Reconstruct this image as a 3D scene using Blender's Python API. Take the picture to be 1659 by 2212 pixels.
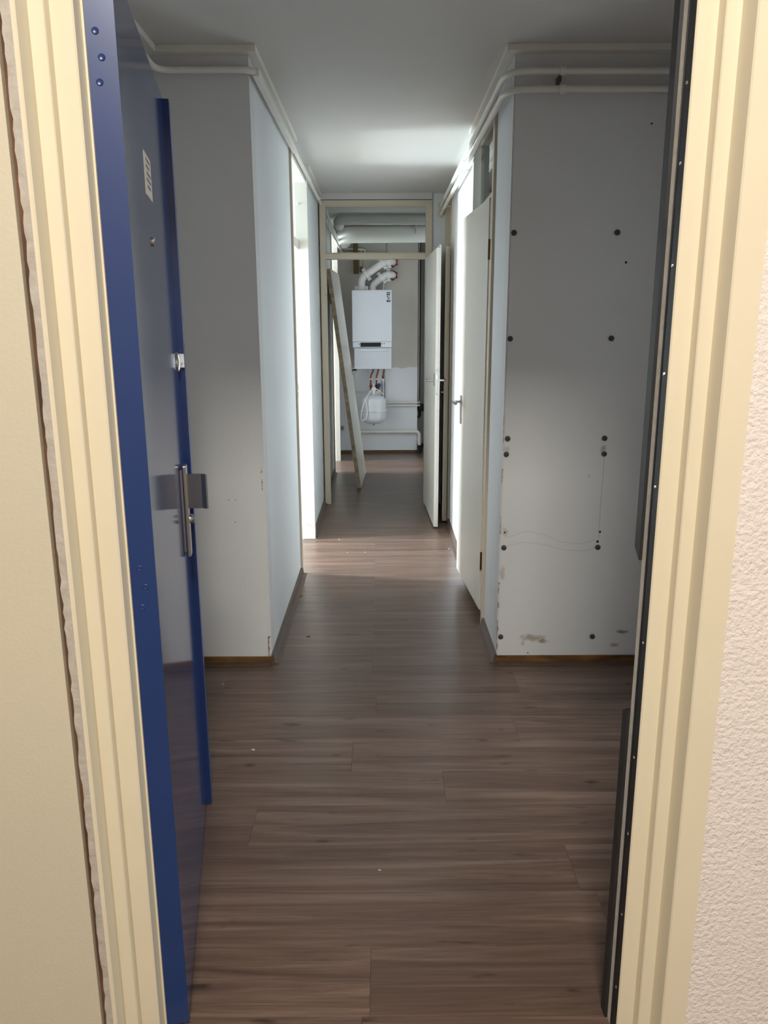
import bpy, bmesh, math, random
from mathutils import Vector, Matrix
random.seed(7)
for o in list(bpy.data.objects): bpy.data.objects.remove(o)
SC = bpy.context.scene
COL = SC.collection

# ------------------------------------------------------------------ camera
FPX, CX, CY, CAMH = 1680.0, 829.5, 1106.0, 1.48
PITCH, YAW, ROLL = math.radians(13.3284), math.radians(0.10126), math.asin(.00364)
F_ = Vector((math.sin(YAW)*math.cos(PITCH), math.cos(YAW)*math.cos(PITCH), -math.sin(PITCH)))
R0 = Vector((math.cos(YAW), -math.sin(YAW), 0)); U0 = R0.cross(F_)
R_ = R0*math.cos(ROLL) - U0*math.sin(ROLL); U_ = U0*math.cos(ROLL) + R0*math.sin(ROLL)
cd = bpy.data.cameras.new('camera'); cam = bpy.data.objects.new('camera', cd); COL.objects.link(cam)
cd.sensor_fit = 'HORIZONTAL'; cd.sensor_width = 36; cd.lens = 36*FPX/1659
cd.clip_start = .05
cam.matrix_world = Matrix(((R_.x, U_.x, -F_.x, 0), (R_.y, U_.y, -F_.y, 0), (R_.z, U_.z, -F_.z, CAMH), (0, 0, 0, 1)))
SC.camera = cam
def atY(px, py, Y):
    d = F_ + R_*((px-CX)/FPX) + U_*((CY-py)/FPX)
    return Vector((0, 0, CAMH)) + d*(Y/d.y)
def floor_at(px, py):
    d = F_ + R_*((px-CX)/FPX) + U_*((CY-py)/FPX)
    return Vector((0, 0, CAMH)) + d*(-CAMH/d.z)

# ------------------------------------------------------------------ light
SC.view_settings.view_transform = 'Standard'; SC.view_settings.look = 'None'
SC.view_settings.gamma = 1; SC.view_settings.use_curve_mapping = False
SC.view_settings.exposure = 0.0
w = bpy.data.worlds.new('sky'); SC.world = w; w.use_nodes = True
w.node_tree.nodes['Background'].inputs[0].default_value = (.75, .87, 1, 1)
w.node_tree.nodes['Background'].inputs[1].default_value = 1.0
def area(name, loc, direction, sx, sy, power, color):
    l = bpy.data.lights.new(name, 'AREA'); l.shape = 'RECTANGLE'; l.size = sx; l.size_y = sy
    l.energy = power; l.color = color
    o = bpy.data.objects.new(name, l); COL.objects.link(o); o.location = loc
    o.rotation_euler = Vector(direction).to_track_quat('-Z', 'Y').to_euler()
    return o
DAY = (.82, .91, 1.0)
area('landing_lamp_offscreen', (.0, -.9, 3.25), (0, .55, -1), .6, .6, 104, (1, .94, .865))
area('window_near_room_offscreen', (-4.05, 5.15, 1.70), (1, 0, -.3), .8, 1.4, 780, DAY)
area('window_far_room_offscreen', (-3.55, 8.45, 1.70), (1, 0, -.3), .8, 1.4, 330, DAY)
area('window_hall_side_room_offscreen', (3.95, 2.45, 1.45), (-1, 0, 0), 1.2, 1.5, 80, DAY)

# ------------------------------------------------------------------ helpers
def lin(c):
    return tuple(((v/255)/12.92 if v/255 <= .04045 else ((v/255+.055)/1.055)**2.4) for v in c)
MATS = {}
def mat(name, rgb, rough=.5, metal=0, var=.0, vscale=4.0, vstretch=(1, 1, 1), bump=0, bscale=60, rgb2=None, spec=.5, coat=0):
    if name in MATS: return MATS[name]
    m = bpy.data.materials.new(name); m.use_nodes = True; n = m.node_tree.nodes; l = m.node_tree.links
    b = n['Principled BSDF']; c = lin(rgb)
    b.inputs['Base Color'].default_value = (*c, 1); b.inputs['Roughness'].default_value = rough
    b.inputs['Metallic'].default_value = metal; b.inputs['Specular IOR Level'].default_value = spec
    b.inputs['Coat Weight'].default_value = coat
    tc = n.new('ShaderNodeTexCoord')
    mp = n.new('ShaderNodeMapping'); mp.inputs['Scale'].default_value = vstretch
    l.new(tc.outputs['Object'], mp.inputs['Vector'])
    nz = n.new('ShaderNodeTexNoise'); nz.inputs['Scale'].default_value = vscale; nz.inputs['Detail'].default_value = 5
    l.new(mp.outputs[0], nz.inputs['Vector'])
    rp = n.new('ShaderNodeValToRGB'); rp.color_ramp.elements[0].position = .3; rp.color_ramp.elements[1].position = .7
    d = lin(rgb2) if rgb2 else tuple(v*(1-var) for v in c)
    rp.color_ramp.elements[0].color = (*d, 1); rp.color_ramp.elements[1].color = (*c, 1)
    l.new(nz.outputs['Fac'], rp.inputs[0]); l.new(rp.outputs[0], b.inputs['Base Color'])
    if bump:
        n2 = n.new('ShaderNodeTexNoise'); n2.inputs['Scale'].default_value = bscale; n2.inputs['Detail'].default_value = 4
        l.new(tc.outputs['Object'], n2.inputs['Vector'])
        bp = n.new('ShaderNodeBump'); bp.inputs['Strength'].default_value = bump; bp.inputs['Distance'].default_value = .01
        l.new(n2.outputs['Fac'], bp.inputs['Height']); l.new(bp.outputs[0], b.inputs['Normal'])
    MATS[name] = m
    return m
def glass_mat():
    m = bpy.data.materials.new('window_glass'); m.use_nodes = True; n = m.node_tree.nodes; l = m.node_tree.links
    n.clear(); o = n.new('ShaderNodeOutputMaterial'); t = n.new('ShaderNodeBsdfTransparent'); g = n.new('ShaderNodeBsdfGlossy')
    t.inputs[0].default_value = (.93, .96, .95, 1); g.inputs['Roughness'].default_value = .02
    fr = n.new('ShaderNodeFresnel'); fr.inputs[0].default_value = 1.5; mx = n.new('ShaderNodeMixShader')
    l.new(fr.outputs[0], mx.inputs[0]); l.new(t.outputs[0], mx.inputs[1]); l.new(g.outputs[0], mx.inputs[2]); l.new(mx.outputs[0], o.inputs[0])
    return m
GLASS = glass_mat()
M_WALL = mat('painted_wall', (214, 214, 212), .62, var=.05, vscale=2, bump=.06, bscale=90)
M_WALLC = mat('painted_wall_cool', (220, 223, 224), .55, var=.04, vscale=2, bump=.06, bscale=90)
M_CEIL = mat('ceiling_paint', (206, 203, 198), .7, var=.04, vscale=2, bump=.05, bscale=120)
M_PANEL = mat('cream_wall_paint', (198, 190, 168), .55, var=.03, vscale=3, bump=.08, bscale=150)
M_FRAME = mat('cream_gloss_paint', (220, 210, 184), .33, var=.03, vscale=6, bump=.04, bscale=40)
M_STUC = mat('stucco_wall', (228, 219, 212), .8, var=.05, vscale=30, bump=.55, bscale=105)
M_BLUE = mat('blue_gloss_paint', (34, 56, 100), .11, var=.08, vscale=5, spec=.45, coat=0)
M_STRIP = mat('blue_satin_paint', (26, 52, 104), .3, var=.08, vscale=6)
M_DARK = mat('dark_metal_slot_shade', (38, 40, 42), .45, var=.3, vscale=20)  # also colours the strike slots, where it paints their inner shade
M_SEAL = mat('rubber_brush_seal', (222, 218, 206), .8, var=.2, vscale=60)
M_ALU = mat('brushed_aluminium', (178, 178, 176), .28, metal=1, var=.05, vscale=40)
M_STEEL = mat('polished_steel', (205, 205, 205), .14, metal=1, var=.05)
M_WHITE = mat('white_plastic', (232, 232, 230), .4, var=.02)
M_PIPE = mat('painted_pipe', (226, 222, 212), .35, var=.06, vscale=10)
M_DOOR = mat('door_paint', (216, 212, 200), .3, var=.03, vscale=3, spec=.5)
M_POST = mat('beige_frame_paint', (206, 194, 172), .4, var=.05, vscale=5)
M_POSTW = mat('white_frame_paint', (216, 212, 201), .38, var=.04, vscale=5)
M_BROWN = mat('brown_plinth', (92, 76, 66), .4, var=.25, vscale=8, vstretch=(6, 6, 30))
M_OLDSK = mat('varnished_skirting', (126, 92, 48), .4, rgb2=(72, 48, 26), vscale=5, vstretch=(2, 1, 6))
M_CAP = mat('anchor_cap', (66, 68, 70), .55, var=.2, vscale=80)
M_HOLE = mat('drill_hole', (30, 28, 26), .9)
M_PENCIL = mat('pencil_mark', (160, 156, 150), .9)
M_BOIL = mat('boiler_enamel', (214, 220, 227), .3, var=.01)
M_BOIL2 = mat('boiler_plastic', (204, 209, 216), .35, var=.01)
M_BLACK = mat('display_black', (14, 16, 18), .4)
M_NAVY = mat('navy_sticker', (22, 30, 58), .5)
M_RED = mat('red_collar', (140, 36, 44), .5)
M_COPPER = mat('copper', (150, 92, 66), .35, metal=1, rgb2=(96, 60, 46), vscale=20)
M_BRASS = mat('brass_fitting', (110, 92, 60), .4, metal=1, var=.3, vscale=30)
M_BLUEK = mat('blue_knob', (24, 50, 130), .4)
M_REDK = mat('red_knob', (140, 24, 24), .4)
M_OCHRE = mat('brown_insulated_pipe', (104, 86, 44), .6, var=.3, vscale=20)
M_PUMP = mat('pump_housing', (58, 48, 44), .5, var=.4, vscale=25)
M_RAW = mat('worn_wood_edge', (178, 164, 134), .6, rgb2=(136, 118, 90), vscale=9, vstretch=(1, 1, 3))
M_FILL = mat('grey_filler', (188, 182, 170), .85, rgb2=(170, 162, 152), vscale=40, bump=.15, bscale=120)
M_CRACK = mat('bare_wood_gap', (110, 76, 52), .8, rgb2=(70, 46, 32), vscale=25, vstretch=(1, 1, .3))
M_SLAB = mat('subfloor', (40, 34, 30), .8)
M_LOBBYF = mat('landing_floor', (120, 112, 104), .6, var=.1)
M_PAPER = mat('paper_notice', (206, 198, 184), .8, var=.06, vscale=20)
M_INK = mat('printed_ink', (110, 106, 104), .8)
M_CHIP = mat('paint_chip', (205, 200, 190), .8)

def link(name, bm, m, parent=None, smooth=False):
    me = bpy.data.meshes.new(name)
    bmesh.ops.recalc_face_normals(bm, faces=bm.faces[:]) if bm.faces else None
    bm.to_mesh(me); bm.free()
    if m: me.materials.append(m)
    if smooth:
        for p in me.polygons: p.use_smooth = True
        me.set_sharp_from_angle(angle=math.radians(38))
    o = bpy.data.objects.new(name, me); COL.objects.link(o)
    if parent: o.parent = parent
    return o
def tag(o, label, cat=None, group=None, kind=None):
    o['label'] = label
    if cat: o['category'] = cat
    if group: o['group'] = group
    if kind: o['kind'] = kind
    return o
def root(name, loc, label, cat=None, rz=0, group=None, kind=None):
    o = bpy.data.objects.new(name, None); COL.objects.link(o); o.location = loc; o.rotation_euler = (0, 0, rz)
    o.empty_display_size = .05
    return tag(o, label, cat, group, kind)
def B(): return bmesh.new()
def box(bm, x0, x1, y0, y1, z0, z1, bev=0):
    t = bmesh.new() if bev else bm
    v = [t.verts.new(p) for p in ((x0,y0,z0),(x1,y0,z0),(x1,y1,z0),(x0,y1,z0),(x0,y0,z1),(x1,y0,z1),(x1,y1,z1),(x0,y1,z1))]
    for f in ((3,2,1,0),(4,5,6,7),(0,1,5,4),(1,2,6,5),(2,3,7,6),(3,0,4,7)): t.faces.new([v[i] for i in f])
    if bev:
        bmesh.ops.bevel(t, geom=t.edges[:], offset=bev, segments=2, affect='EDGES', profile=.6)
        me = bpy.data.meshes.new('tmp'); t.to_mesh(me); t.free(); bm.from_mesh(me); bpy.data.meshes.remove(me)
    return bm
def boxes(*bs, bev=0):
    bm = B()
    for b in bs: box(bm, *b, bev=bev)
    return bm
def tube(bm, pts, r, seg=12, cap=True):
    pts = [Vector(p) for p in pts]; rings = []; up = None
    rs = r if isinstance(r, (list, tuple)) else [r]*len(pts)
    for i, p in enumerate(pts):
        d = (pts[min(i+1, len(pts)-1)] - pts[max(i-1, 0)]).normalized()
        if up is None:
            up = Vector((0, 0, 1)) if abs(d.z) < .9 else Vector((1, 0, 0))
        s = d.cross(up).normalized(); up = s.cross(d).normalized()
        rings.append([bm.verts.new(p + (s*math.cos(2*math.pi*k/seg) + up*math.sin(2*math.pi*k/seg))*rs[i]) for k in range(seg)])
    for a, b in zip(rings, rings[1:]):
        for k in range(seg): bm.faces.new((a[k], a[(k+1) % seg], b[(k+1) % seg], b[k]))
    if cap:
        bm.faces.new(rings[0]); bm.faces.new(rings[-1][::-1])
    return bm
def bend(pts, r, n=6):
    """round the corners of a polyline with radius r"""
    pts = [Vector(p) for p in pts]; out = [pts[0]]
    for a, b, c in zip(pts, pts[1:], pts[2:]):
        d1 = (a-b); d2 = (c-b); L = min(r, d1.length*.49, d2.length*.49)
        p = b + d1.normalized()*L; q = b + d2.normalized()*L
        for k in range(n+1):
            t = k/n; out.append(p*(1-t)**2 + b*2*t*(1-t) + q*t*t)
    out.append(pts[-1]); return out
def lathe(bm, prof, c, seg=24, axis='Z'):
    """prof: (radius, height) along axis through c"""
    rings = []
    for r, h in prof:
        ring = []
        for k in range(seg):
            a = 2*math.pi*k/seg; x, y = r*math.cos(a), r*math.sin(a)
            p = (x, y, h) if axis == 'Z' else ((x, -h, y) if axis == 'Y' else (h, x, y))
            ring.append(bm.verts.new(Vector(c)+Vector(p)))
        rings.append(ring)
    for a, b in zip(rings, rings[1:]):
        for k in range(seg): bm.faces.new((a[k], a[(k+1) % seg], b[(k+1) % seg], b[k]))
    bm.faces.new(rings[0][::-1]); bm.faces.new(rings[-1]); return bm
def prism(bm, poly, z0, z1, axis='Z', at=0):
    """extrude a 2D polygon: axis Z -> (x,y); axis Y -> (x,z); axis X -> (y,z)"""
    def P(p, h): return (p[0], p[1], h) if axis == 'Z' else ((p[0], h, p[1]) if axis == 'Y' else (h, p[0], p[1]))
    a = [bm.verts.new(P(p, z0)) for p in poly]; b = [bm.verts.new(P(p, z1)) for p in poly]
    n = len(poly)
    bm.faces.new(a[::-1]); bm.faces.new(b)
    for i in range(n): bm.faces.new((a[i], a[(i+1) % n], b[(i+1) % n], b[i]))
    return bm
def struct(name, bm, m, label, parent=None, smooth=False):
    o = link(name, bm, m, parent, smooth)
    if not parent: tag(o, label, kind='structure')
    return o

# ------------------------------------------------------------------ dimensions
CEIL = 2.515
XL, XR = -.505, .512          # corridor wall faces
YF = 3.28                     # walls facing the entrance
YP = 6.55                     # glazed partition
YB = 9.37                     # boiler wall
L0, L1 = 4.60, 5.43           # near opening in the left wall
K0, K1 = 8.08, 8.81           # far opening in the left wall
D0, D1 = 3.76, 4.56           # opening of the ajar door, right wall
E0, E1 = 5.88, 6.50           # second right door

# ------------------------------------------------------------------ floor with planks
def wood_mat():
    m = bpy.data.materials.new('laminate_plank'); m.use_nodes = True; n = m.node_tree.nodes; l = m.node_tree.links
    b = n['Principled BSDF']; tc = n.new('ShaderNodeTexCoord'); oi = n.new('ShaderNodeObjectInfo')
    mul = n.new('ShaderNodeVectorMath'); mul.operation = 'SCALE'; mul.inputs[0].default_value = (17, 9, 31)
    l.new(oi.outputs['Random'], mul.inputs['Scale'])
    add = n.new('ShaderNodeVectorMath'); add.operation = 'ADD'; l.new(tc.outputs['Object'], add.inputs[0]); l.new(mul.outputs[0], add.inputs[1])
    def noise(scale, sc, det, dist=0):
        mp = n.new('ShaderNodeMapping'); mp.inputs['Scale'].default_value = sc; l.new(add.outputs[0], mp.inputs[0])
        t = n.new('ShaderNodeTexNoise'); t.inputs['Scale'].default_value = scale; t.inputs['Detail'].default_value = det; t.inputs['Distortion'].default_value = dist
        l.new(mp.outputs[0], t.inputs['Vector']); return t
    g1 = noise(1.0, (1.1, 21, 1), 9, .9); g1.inputs['Roughness'].default_value = .66
    r1 = n.new('ShaderNodeValToRGB'); e = r1.color_ramp.elements
    e[0].position = .28; e[0].color = (*lin((76, 58, 48)), 1); e[1].position = .72; e[1].color = (*lin((132, 110, 96)), 1)
    k = e.new(.5); k.color = (*lin((103, 83, 71)), 1)
    l.new(g1.outputs['Fac'], r1.inputs[0])
    g2 = noise(1.0, (5, 190, 1), 3)
    mx = n.new('ShaderNodeMix'); mx.data_type = 'RGBA'; mx.blend_type = 'MULTIPLY'; mx.inputs[0].default_value = .5
    r2 = n.new('ShaderNodeValToRGB'); r2.color_ramp.elements[0].position = .35; r2.color_ramp.elements[0].color = (.62, .6, .58, 1); r2.color_ramp.elements[1].position = .62
    l.new(g2.outputs['Fac'], r2.inputs[0]); l.new(r1.outputs[0], mx.inputs[6]); l.new(r2.outputs[0], mx.inputs[7])
    g3 = noise(1.0, (7, 24, 1), 2)          # knots and dark flecks
    r3 = n.new('ShaderNodeValToRGB'); r3.color_ramp.elements[0].position = .24; r3.color_ramp.elements[0].color = (.42, .38, .36, 1); r3.color_ramp.elements[1].position = .33
    l.new(g3.outputs['Fac'], r3.inputs[0])
    m2 = n.new('ShaderNodeMix'); m2.data_type = 'RGBA'; m2.blend_type = 'MULTIPLY'; m2.inputs[0].default_value = 1
    l.new(mx.outputs[2], m2.inputs[6]); l.new(r3.outputs[0], m2.inputs[7])
    hv = n.new('ShaderNodeHueSaturation'); mr = n.new('ShaderNodeMapRange'); mr.inputs[3].default_value = .88; mr.inputs[4].default_value = 1.08
    l.new(oi.outputs['Random'], mr.inputs[0]); l.new(mr.outputs[0], hv.inputs['Value']); l.new(m2.outputs[2], hv.inputs['Color'])
    l.new(hv.outputs[0], b.inputs['Base Color'])
    b.inputs['Roughness'].default_value = .33; b.inputs['Specular IOR Level'].default_value = .5
    bp = n.new('ShaderNodeBump'); bp.inputs['Strength'].default_value = .12; bp.inputs['Distance'].default_value = .002
    l.new(g2.outputs['Fac'], bp.inputs['Height']); l.new(bp.outputs[0], b.inputs['Normal'])
    return m
M_WOOD = wood_mat()
floor = struct('floor', boxes((-4.1, 4.0, 1.30, 9.95, -.10, -.012)), M_SLAB, 'brown wood-look laminate floor running through the hall and corridor')
PLANK = {}
def plank(x0, x1, y0, y1):
    L = round(x1-x0, 3); W = round(y1-y0, 4)
    key = (L, W)
    if key not in PLANK:
        bm = B(); g = .0003; c = .0001; h = .012
        lo = [(g, g), (L-g, g), (L-g, W-g), (g, W-g)]; hi = [(g+c, g+c), (L-g-c, g+c), (L-g-c, W-g-c), (g+c, W-g-c)]
        a = [bm.verts.new((x, y, -h)) for x, y in lo]; b = [bm.verts.new((x, y, -.0001)) for x, y in lo]; d = [bm.verts.new((x, y, 0)) for x, y in hi]
        for p, q in ((a, b), (b, d)):
            for i in range(4): bm.faces.new((p[i], p[(i+1) % 4], q[(i+1) % 4], q[i]))
        bm.faces.new(d); bm.faces.new(a[::-1])
        me = bpy.data.meshes.new('plank'); bm.to_mesh(me); bm.free(); me.materials.append(M_WOOD); PLANK[key] = me
    o = bpy.data.objects.new('plank', PLANK[key]); COL.objects.link(o); o.location = (x0, y0, 0); o.parent = floor
    return o
W = .195; PL = 1.24
joint = {0: -.033, 1: .57, 2: .53, 3: -.40, 4: .20, 5: -.112, 6: .5, 7: -.03}
y = 1.415 - W; k = -1
while y < 9.85:
    j = joint.get(k, -.05 if k % 2 else .57)
    if y < YF: xa, xb = -.88, 1.62
    elif y+W <= 6.7: xa, xb = -.75, .72
    else: xa, xb = -.75, .60
    x = j - PL*2
    y0 = max(y, 1.32)
    while x < xb:
        a, b = max(x, xa), min(x+PL, xb)
        if b-a > .02: plank(a, b, y0, min(y+W, 9.8))
        x += PL
    y += W; k += 1

# ------------------------------------------------------------------ room shell
struct('ceiling', boxes((-4.1, 4.0, 1.45, 9.95, CEIL, CEIL+.1)), M_CEIL, 'off-white painted ceiling over hall and corridor')
struct('wall_left_front', boxes((-.98, XL, YF, YF+.1, 0, CEIL)), M_WALL, 'plain grey-white wall behind the blue door facing the entrance')
struct('wall_left', boxes((XL-.1, XL, YF+.1, L0, 0, CEIL), (XL-.1, XL, L1, K0, 0, CEIL), (XL-.1, XL, K1, YB+.1, 0, CEIL),
       (XL-.1, XL, L0, L1, 2.44, CEIL), (XL-.1, XL, K0, K1, 2.44, CEIL)), M_WALLC, 'long white corridor wall with two daylit doorways')
wr = struct('wall_right', boxes((XR, XR+.1, YF+.1, D0, 0, CEIL), (XR, XR+.1, D1, E0, 0, CEIL), (XR, XR+.1, E1, YP+.1, 0, CEIL),
       (XR, XR+.1, D0, D1, 2.46, CEIL), (XR, XR+.1, E0, E1, 2.46, CEIL)), M_WALLC, 'white corridor wall with the ajar cream door')
struct('wall_right_rear', boxes((.60, .70, YP+.1, 9.8, 0, CEIL)), M_WALL, 'white wall of the boiler space behind the open partition door')
struct('wall_foyer_left', boxes((-.98, -.88, 1.46, YF, 0, CEIL)), M_WALL, 'white side wall of the hall hidden behind the blue door')
struct('wall_foyer_right', boxes((1.62, 1.72, 1.46, 1.95, 0, CEIL), (1.62, 1.72, 2.80, YF+.1, 0, CEIL), (1.62, 1.72, 1.95, 2.80, 2.1, CEIL)), M_WALL, 'white side wall of the hall with a doorway')
# far wall: bare plaster above, white paint below
def backwall_mat():
    m = mat('boiler_wall', (204, 198, 188), .7, var=.04, vscale=3, bump=.05, bscale=80); n = m.node_tree.nodes; l = m.node_tree.links
    b = n['Principled BSDF']; src = b.inputs['Base Color'].links[0].from_socket
    tc = n.new('ShaderNodeTexCoord'); sp = n.new('ShaderNodeSeparateXYZ'); l.new(tc.outputs['Object'], sp.inputs[0])
    nz = n.new('ShaderNodeTexNoise'); nz.inputs['Scale'].default_value = 9; l.new(tc.outputs['Object'], nz.inputs['Vector'])
    a = n.new('ShaderNodeMath'); a.operation = 'MULTIPLY_ADD'; a.inputs[1].default_value = .05; l.new(nz.outputs['Fac'], a.inputs[0]); l.new(sp.outputs['Z'], a.inputs[2])
    c = n.new('ShaderNodeMath'); c.operation = 'LESS_THAN'; c.inputs[1].default_value = 1.045; l.new(a.outputs[0], c.inputs[0])
    mx = n.new('ShaderNodeMix'); mx.data_type = 'RGBA'; mx.inputs[7].default_value = (*lin((226, 228, 231)), 1)
    l.new(c.outputs[0], mx.inputs[0]); l.new(src, mx.inputs[6]); l.new(mx.outputs[2], b.inputs['Base Color'])
    return m
struct('wall_back', boxes((XL, .42, YB, YB+.1, 0, CEIL)), backwall_mat(), 'far wall carrying the boiler, bare plaster above white paint')
struct('wall_back_recess', boxes((.32, .70, 9.8, 9.9, 0, CEIL), (.32, .42, YB+.1, 9.8, 0, CEIL)), M_WALL, 'deep grey recess beside the boiler wall')
# daylit rooms on the left
def room(name, x0, y0, y1, wy0, wy1, lab):
    bm = boxes((x0-.1, x0, y0-.1, wy0, 0, CEIL), (x0-.1, x0, wy1, y1+.1, 0, CEIL), (x0-.1, x0, wy0, wy1, 0, .2), (x0-.1, x0, wy0, wy1, 2.42, CEIL),
               (x0, XL-.1, y0-.1, y0, 0, CEIL), (x0, XL-.1, y1, y1+.1, 0, CEIL))
    return struct(name, bm, M_WALL, lab)
room('wall_near_room', -4.0, 3.55, 6.9, 4.5, 5.9, 'white walls of the daylit room behind the first doorway')
room('wall_far_room', -3.5, 7.05, 9.55, 7.75, 9.15, 'white walls of the daylit room behind the second doorway')
struct('floor_side_rooms', boxes((-4.0, -.75, 3.4, 9.75, -.012, -.001), (.72, 4.0, 1.5, 6.65, -.012, -.001)), mat('side_room_floor', (150, 132, 118), .5, var=.2), 'brown floor of the rooms off the corridor')
struct('wall_side_room', boxes((1.72, 3.9, 1.36, 1.46, 0, CEIL), (1.72, 3.9, 3.38, 3.48, 0, CEIL), (3.9, 4.0, 1.36, 1.75, 0, CEIL), (3.9, 4.0, 3.15, 3.48, 0, CEIL), (3.9, 4.0, 1.75, 3.15, 0, .65), (3.9, 4.0, 1.75, 3.15, 2.25, CEIL)), M_WALL, 'white walls of the room off the hall')
struct('wall_bath', boxes((XR+.1, 1.9, 3.48, 3.58, 0, CEIL), (1.8, 1.9, 3.58, 6.6, 0, CEIL), (XR+.1, 1.8, 5.1, 5.2, 0, CEIL), (XR+.1, 1.8, 6.6, 6.7, 0, CEIL)), M_WALL, 'grey-white walls of the small rooms behind the right doors')

# wall facing the entrance on the right, with worn spots
def worn_wall():
    m = mat('worn_panel_wall', (216, 218, 217), .55, var=.04, vscale=2, bump=.05, bscale=90); n = m.node_tree.nodes; l = m.node_tree.links
    b = n['Principled BSDF']; cur = b.inputs['Base Color'].links[0].from_socket
    tc = n.new('ShaderNodeTexCoord')
    nz = n.new('ShaderNodeTexNoise'); nz.inputs['Scale'].default_value = 38; nz.inputs['Detail'].default_value = 5; l.new(tc.outputs['Object'], nz.inputs['Vector'])
    for (x, z, sx, sz, amt, colr) in ((.672, .118, .075, .024, .75, (150, 138, 116)), (.72, .10, .035, .014, .8, (140, 126, 102)), (1.075, .144, .045, .012, .9, (140, 128, 104)),
                               (1.045, .083, .028, .014, .8, (150, 140, 120)), (.535, .61, .022, .03, .7, (168, 158, 140)), (.94, .975, .022, .022, .7, (150, 138, 118)),
                               (.53, .975, .02, .02, .6, (176, 170, 158)), (.528, .42, .016, .05, .6, (172, 164, 148)), (.63, .09, .012, .016, .6, (160, 150, 132)), (.885, .86, .012, .014, .4, (178, 174, 168))):
        mp = n.new('ShaderNodeMapping'); mp.inputs['Location'].default_value = (-x/sx, 0, -z/sz); mp.inputs['Scale'].default_value = (1/sx, 0, 1/sz)
        l.new(tc.outputs['Object'], mp.inputs[0])
        ln = n.new('ShaderNodeVectorMath'); ln.operation = 'LENGTH'; l.new(mp.outputs[0], ln.inputs[0])
        ad = n.new('ShaderNodeMath'); ad.operation = 'MULTIPLY_ADD'; ad.inputs[1].default_value = 1.5; l.new(nz.outputs['Fac'], ad.inputs[0]); l.new(ln.outputs['Value'], ad.inputs[2])
        mr = n.new('ShaderNodeMapRange'); mr.inputs[1].default_value = 1.6; mr.inputs[2].default_value = 1.05; mr.inputs[3].default_value = 0; mr.inputs[4].default_value = amt
        l.new(ad.outputs[0], mr.inputs[0])
        mx = n.new('ShaderNodeMix'); mx.data_type = 'RGBA'; mx.inputs[7].default_value = (*lin(colr), 1)
        l.new(mr.outputs[0], mx.inputs[0]); l.new(cur, mx.inputs[6]); cur = mx.outputs[2]
    l.new(cur, b.inputs['Base Color']); return m
wrf = struct('wall_right_front', boxes((XR+.006, 1.72, YF, YF+.1, 0, CEIL), (XR, XR+.006, YF+.004, YF+.1, 0, CEIL)), worn_wall(), 'white panel wall with dark anchor caps facing the entrance')
cap = None
for x in (.530, .945):
    for z in (1.847, 1.434, 1.021, .954, .541, .124):
        if cap is None:
            cap = link('anchor_cap', lathe(B(), [(.0115, 0), (.0115, .005), (.008, .0075), (.0035, .0075), (.003, .0045)], (0, 0, 0), 14, 'Y'), M_CAP, wrf, True); o = cap
        else:
            o = cap.copy(); COL.objects.link(o)
        o.location = (x+random.uniform(-.003, .003), YF, z)
for x, z, r in ((1.05, 2.247, .004), (.985, 1.733, .005), (.532, .609, .004), (.948, .610, .005), (.94, .566, .006), (.655, .045, .003)):
    link('drill_hole', lathe(B(), [(r, 0), (r*.9, .0006)], (x, YF, z), 10, 'Y'), M_HOLE, wrf)  # flat discs, the shade inside each hole painted as dark colour
for pts in ([(.545, .585), (.62, .615), (.70, .60), (.78, .565), (.86, .555), (.93, .575)], [(.545, .548), (.62, .565), (.70, .555), (.80, .528), (.88, .525), (.94, .541)]):
    link('pencil_line', tube(B(), [(x, YF-.0004, z) for x, z in pts], .0005, 5), M_PENCIL, wrf)
link('pencil_line', tube(B(), [(.947, YF-.0004, .94), (.944, YF-.0004, .75), (.943, YF-.0004, .575)], .0006, 5), M_PENCIL, wrf)
# chipped plaster along the corner
def chips(parent, x, y, zs, m):
    for z, h, d in zs:
        bm = B(); n = 7
        poly = [(x+random.uniform(0, d)*(1 if i % 2 else .4), z+h*i/n) for i in range(n+1)]
        prism(bm, [(x, z)]+poly+[(x, z+h)], y-.0008, y+.003, 'Y'); link('plaster_chip', bm, m, parent)
M_PLAS = mat('exposed_plaster', (166, 144, 116), .9, rgb2=(120, 92, 66), vscale=60)
chips(wrf, XR, YF-.0005, ((.06, .14, .007), (.33, .05, .009), (.60, .08, .006), (.83, .06, .006), (.26, .03, .010), (1.0, .12, .003)), M_PLAS)
wlf = bpy.data.objects['wall_left_front']
chips(wlf, XL-.014, YF-.0005, ((.03, .10, .013), (.80, .05, .006), (.88, .02, .006)), M_PLAS)
for x, z in ((-.665, .76), (-.635, .759), (-.52, .88), (-.64, .66)):
    link('drill_hole', lathe(B(), [(.0022, 0), (.002, .0006)], (x, YF, z), 8, 'Y'), M_HOLE, wlf)  # hole shade painted on flat discs here too

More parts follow.
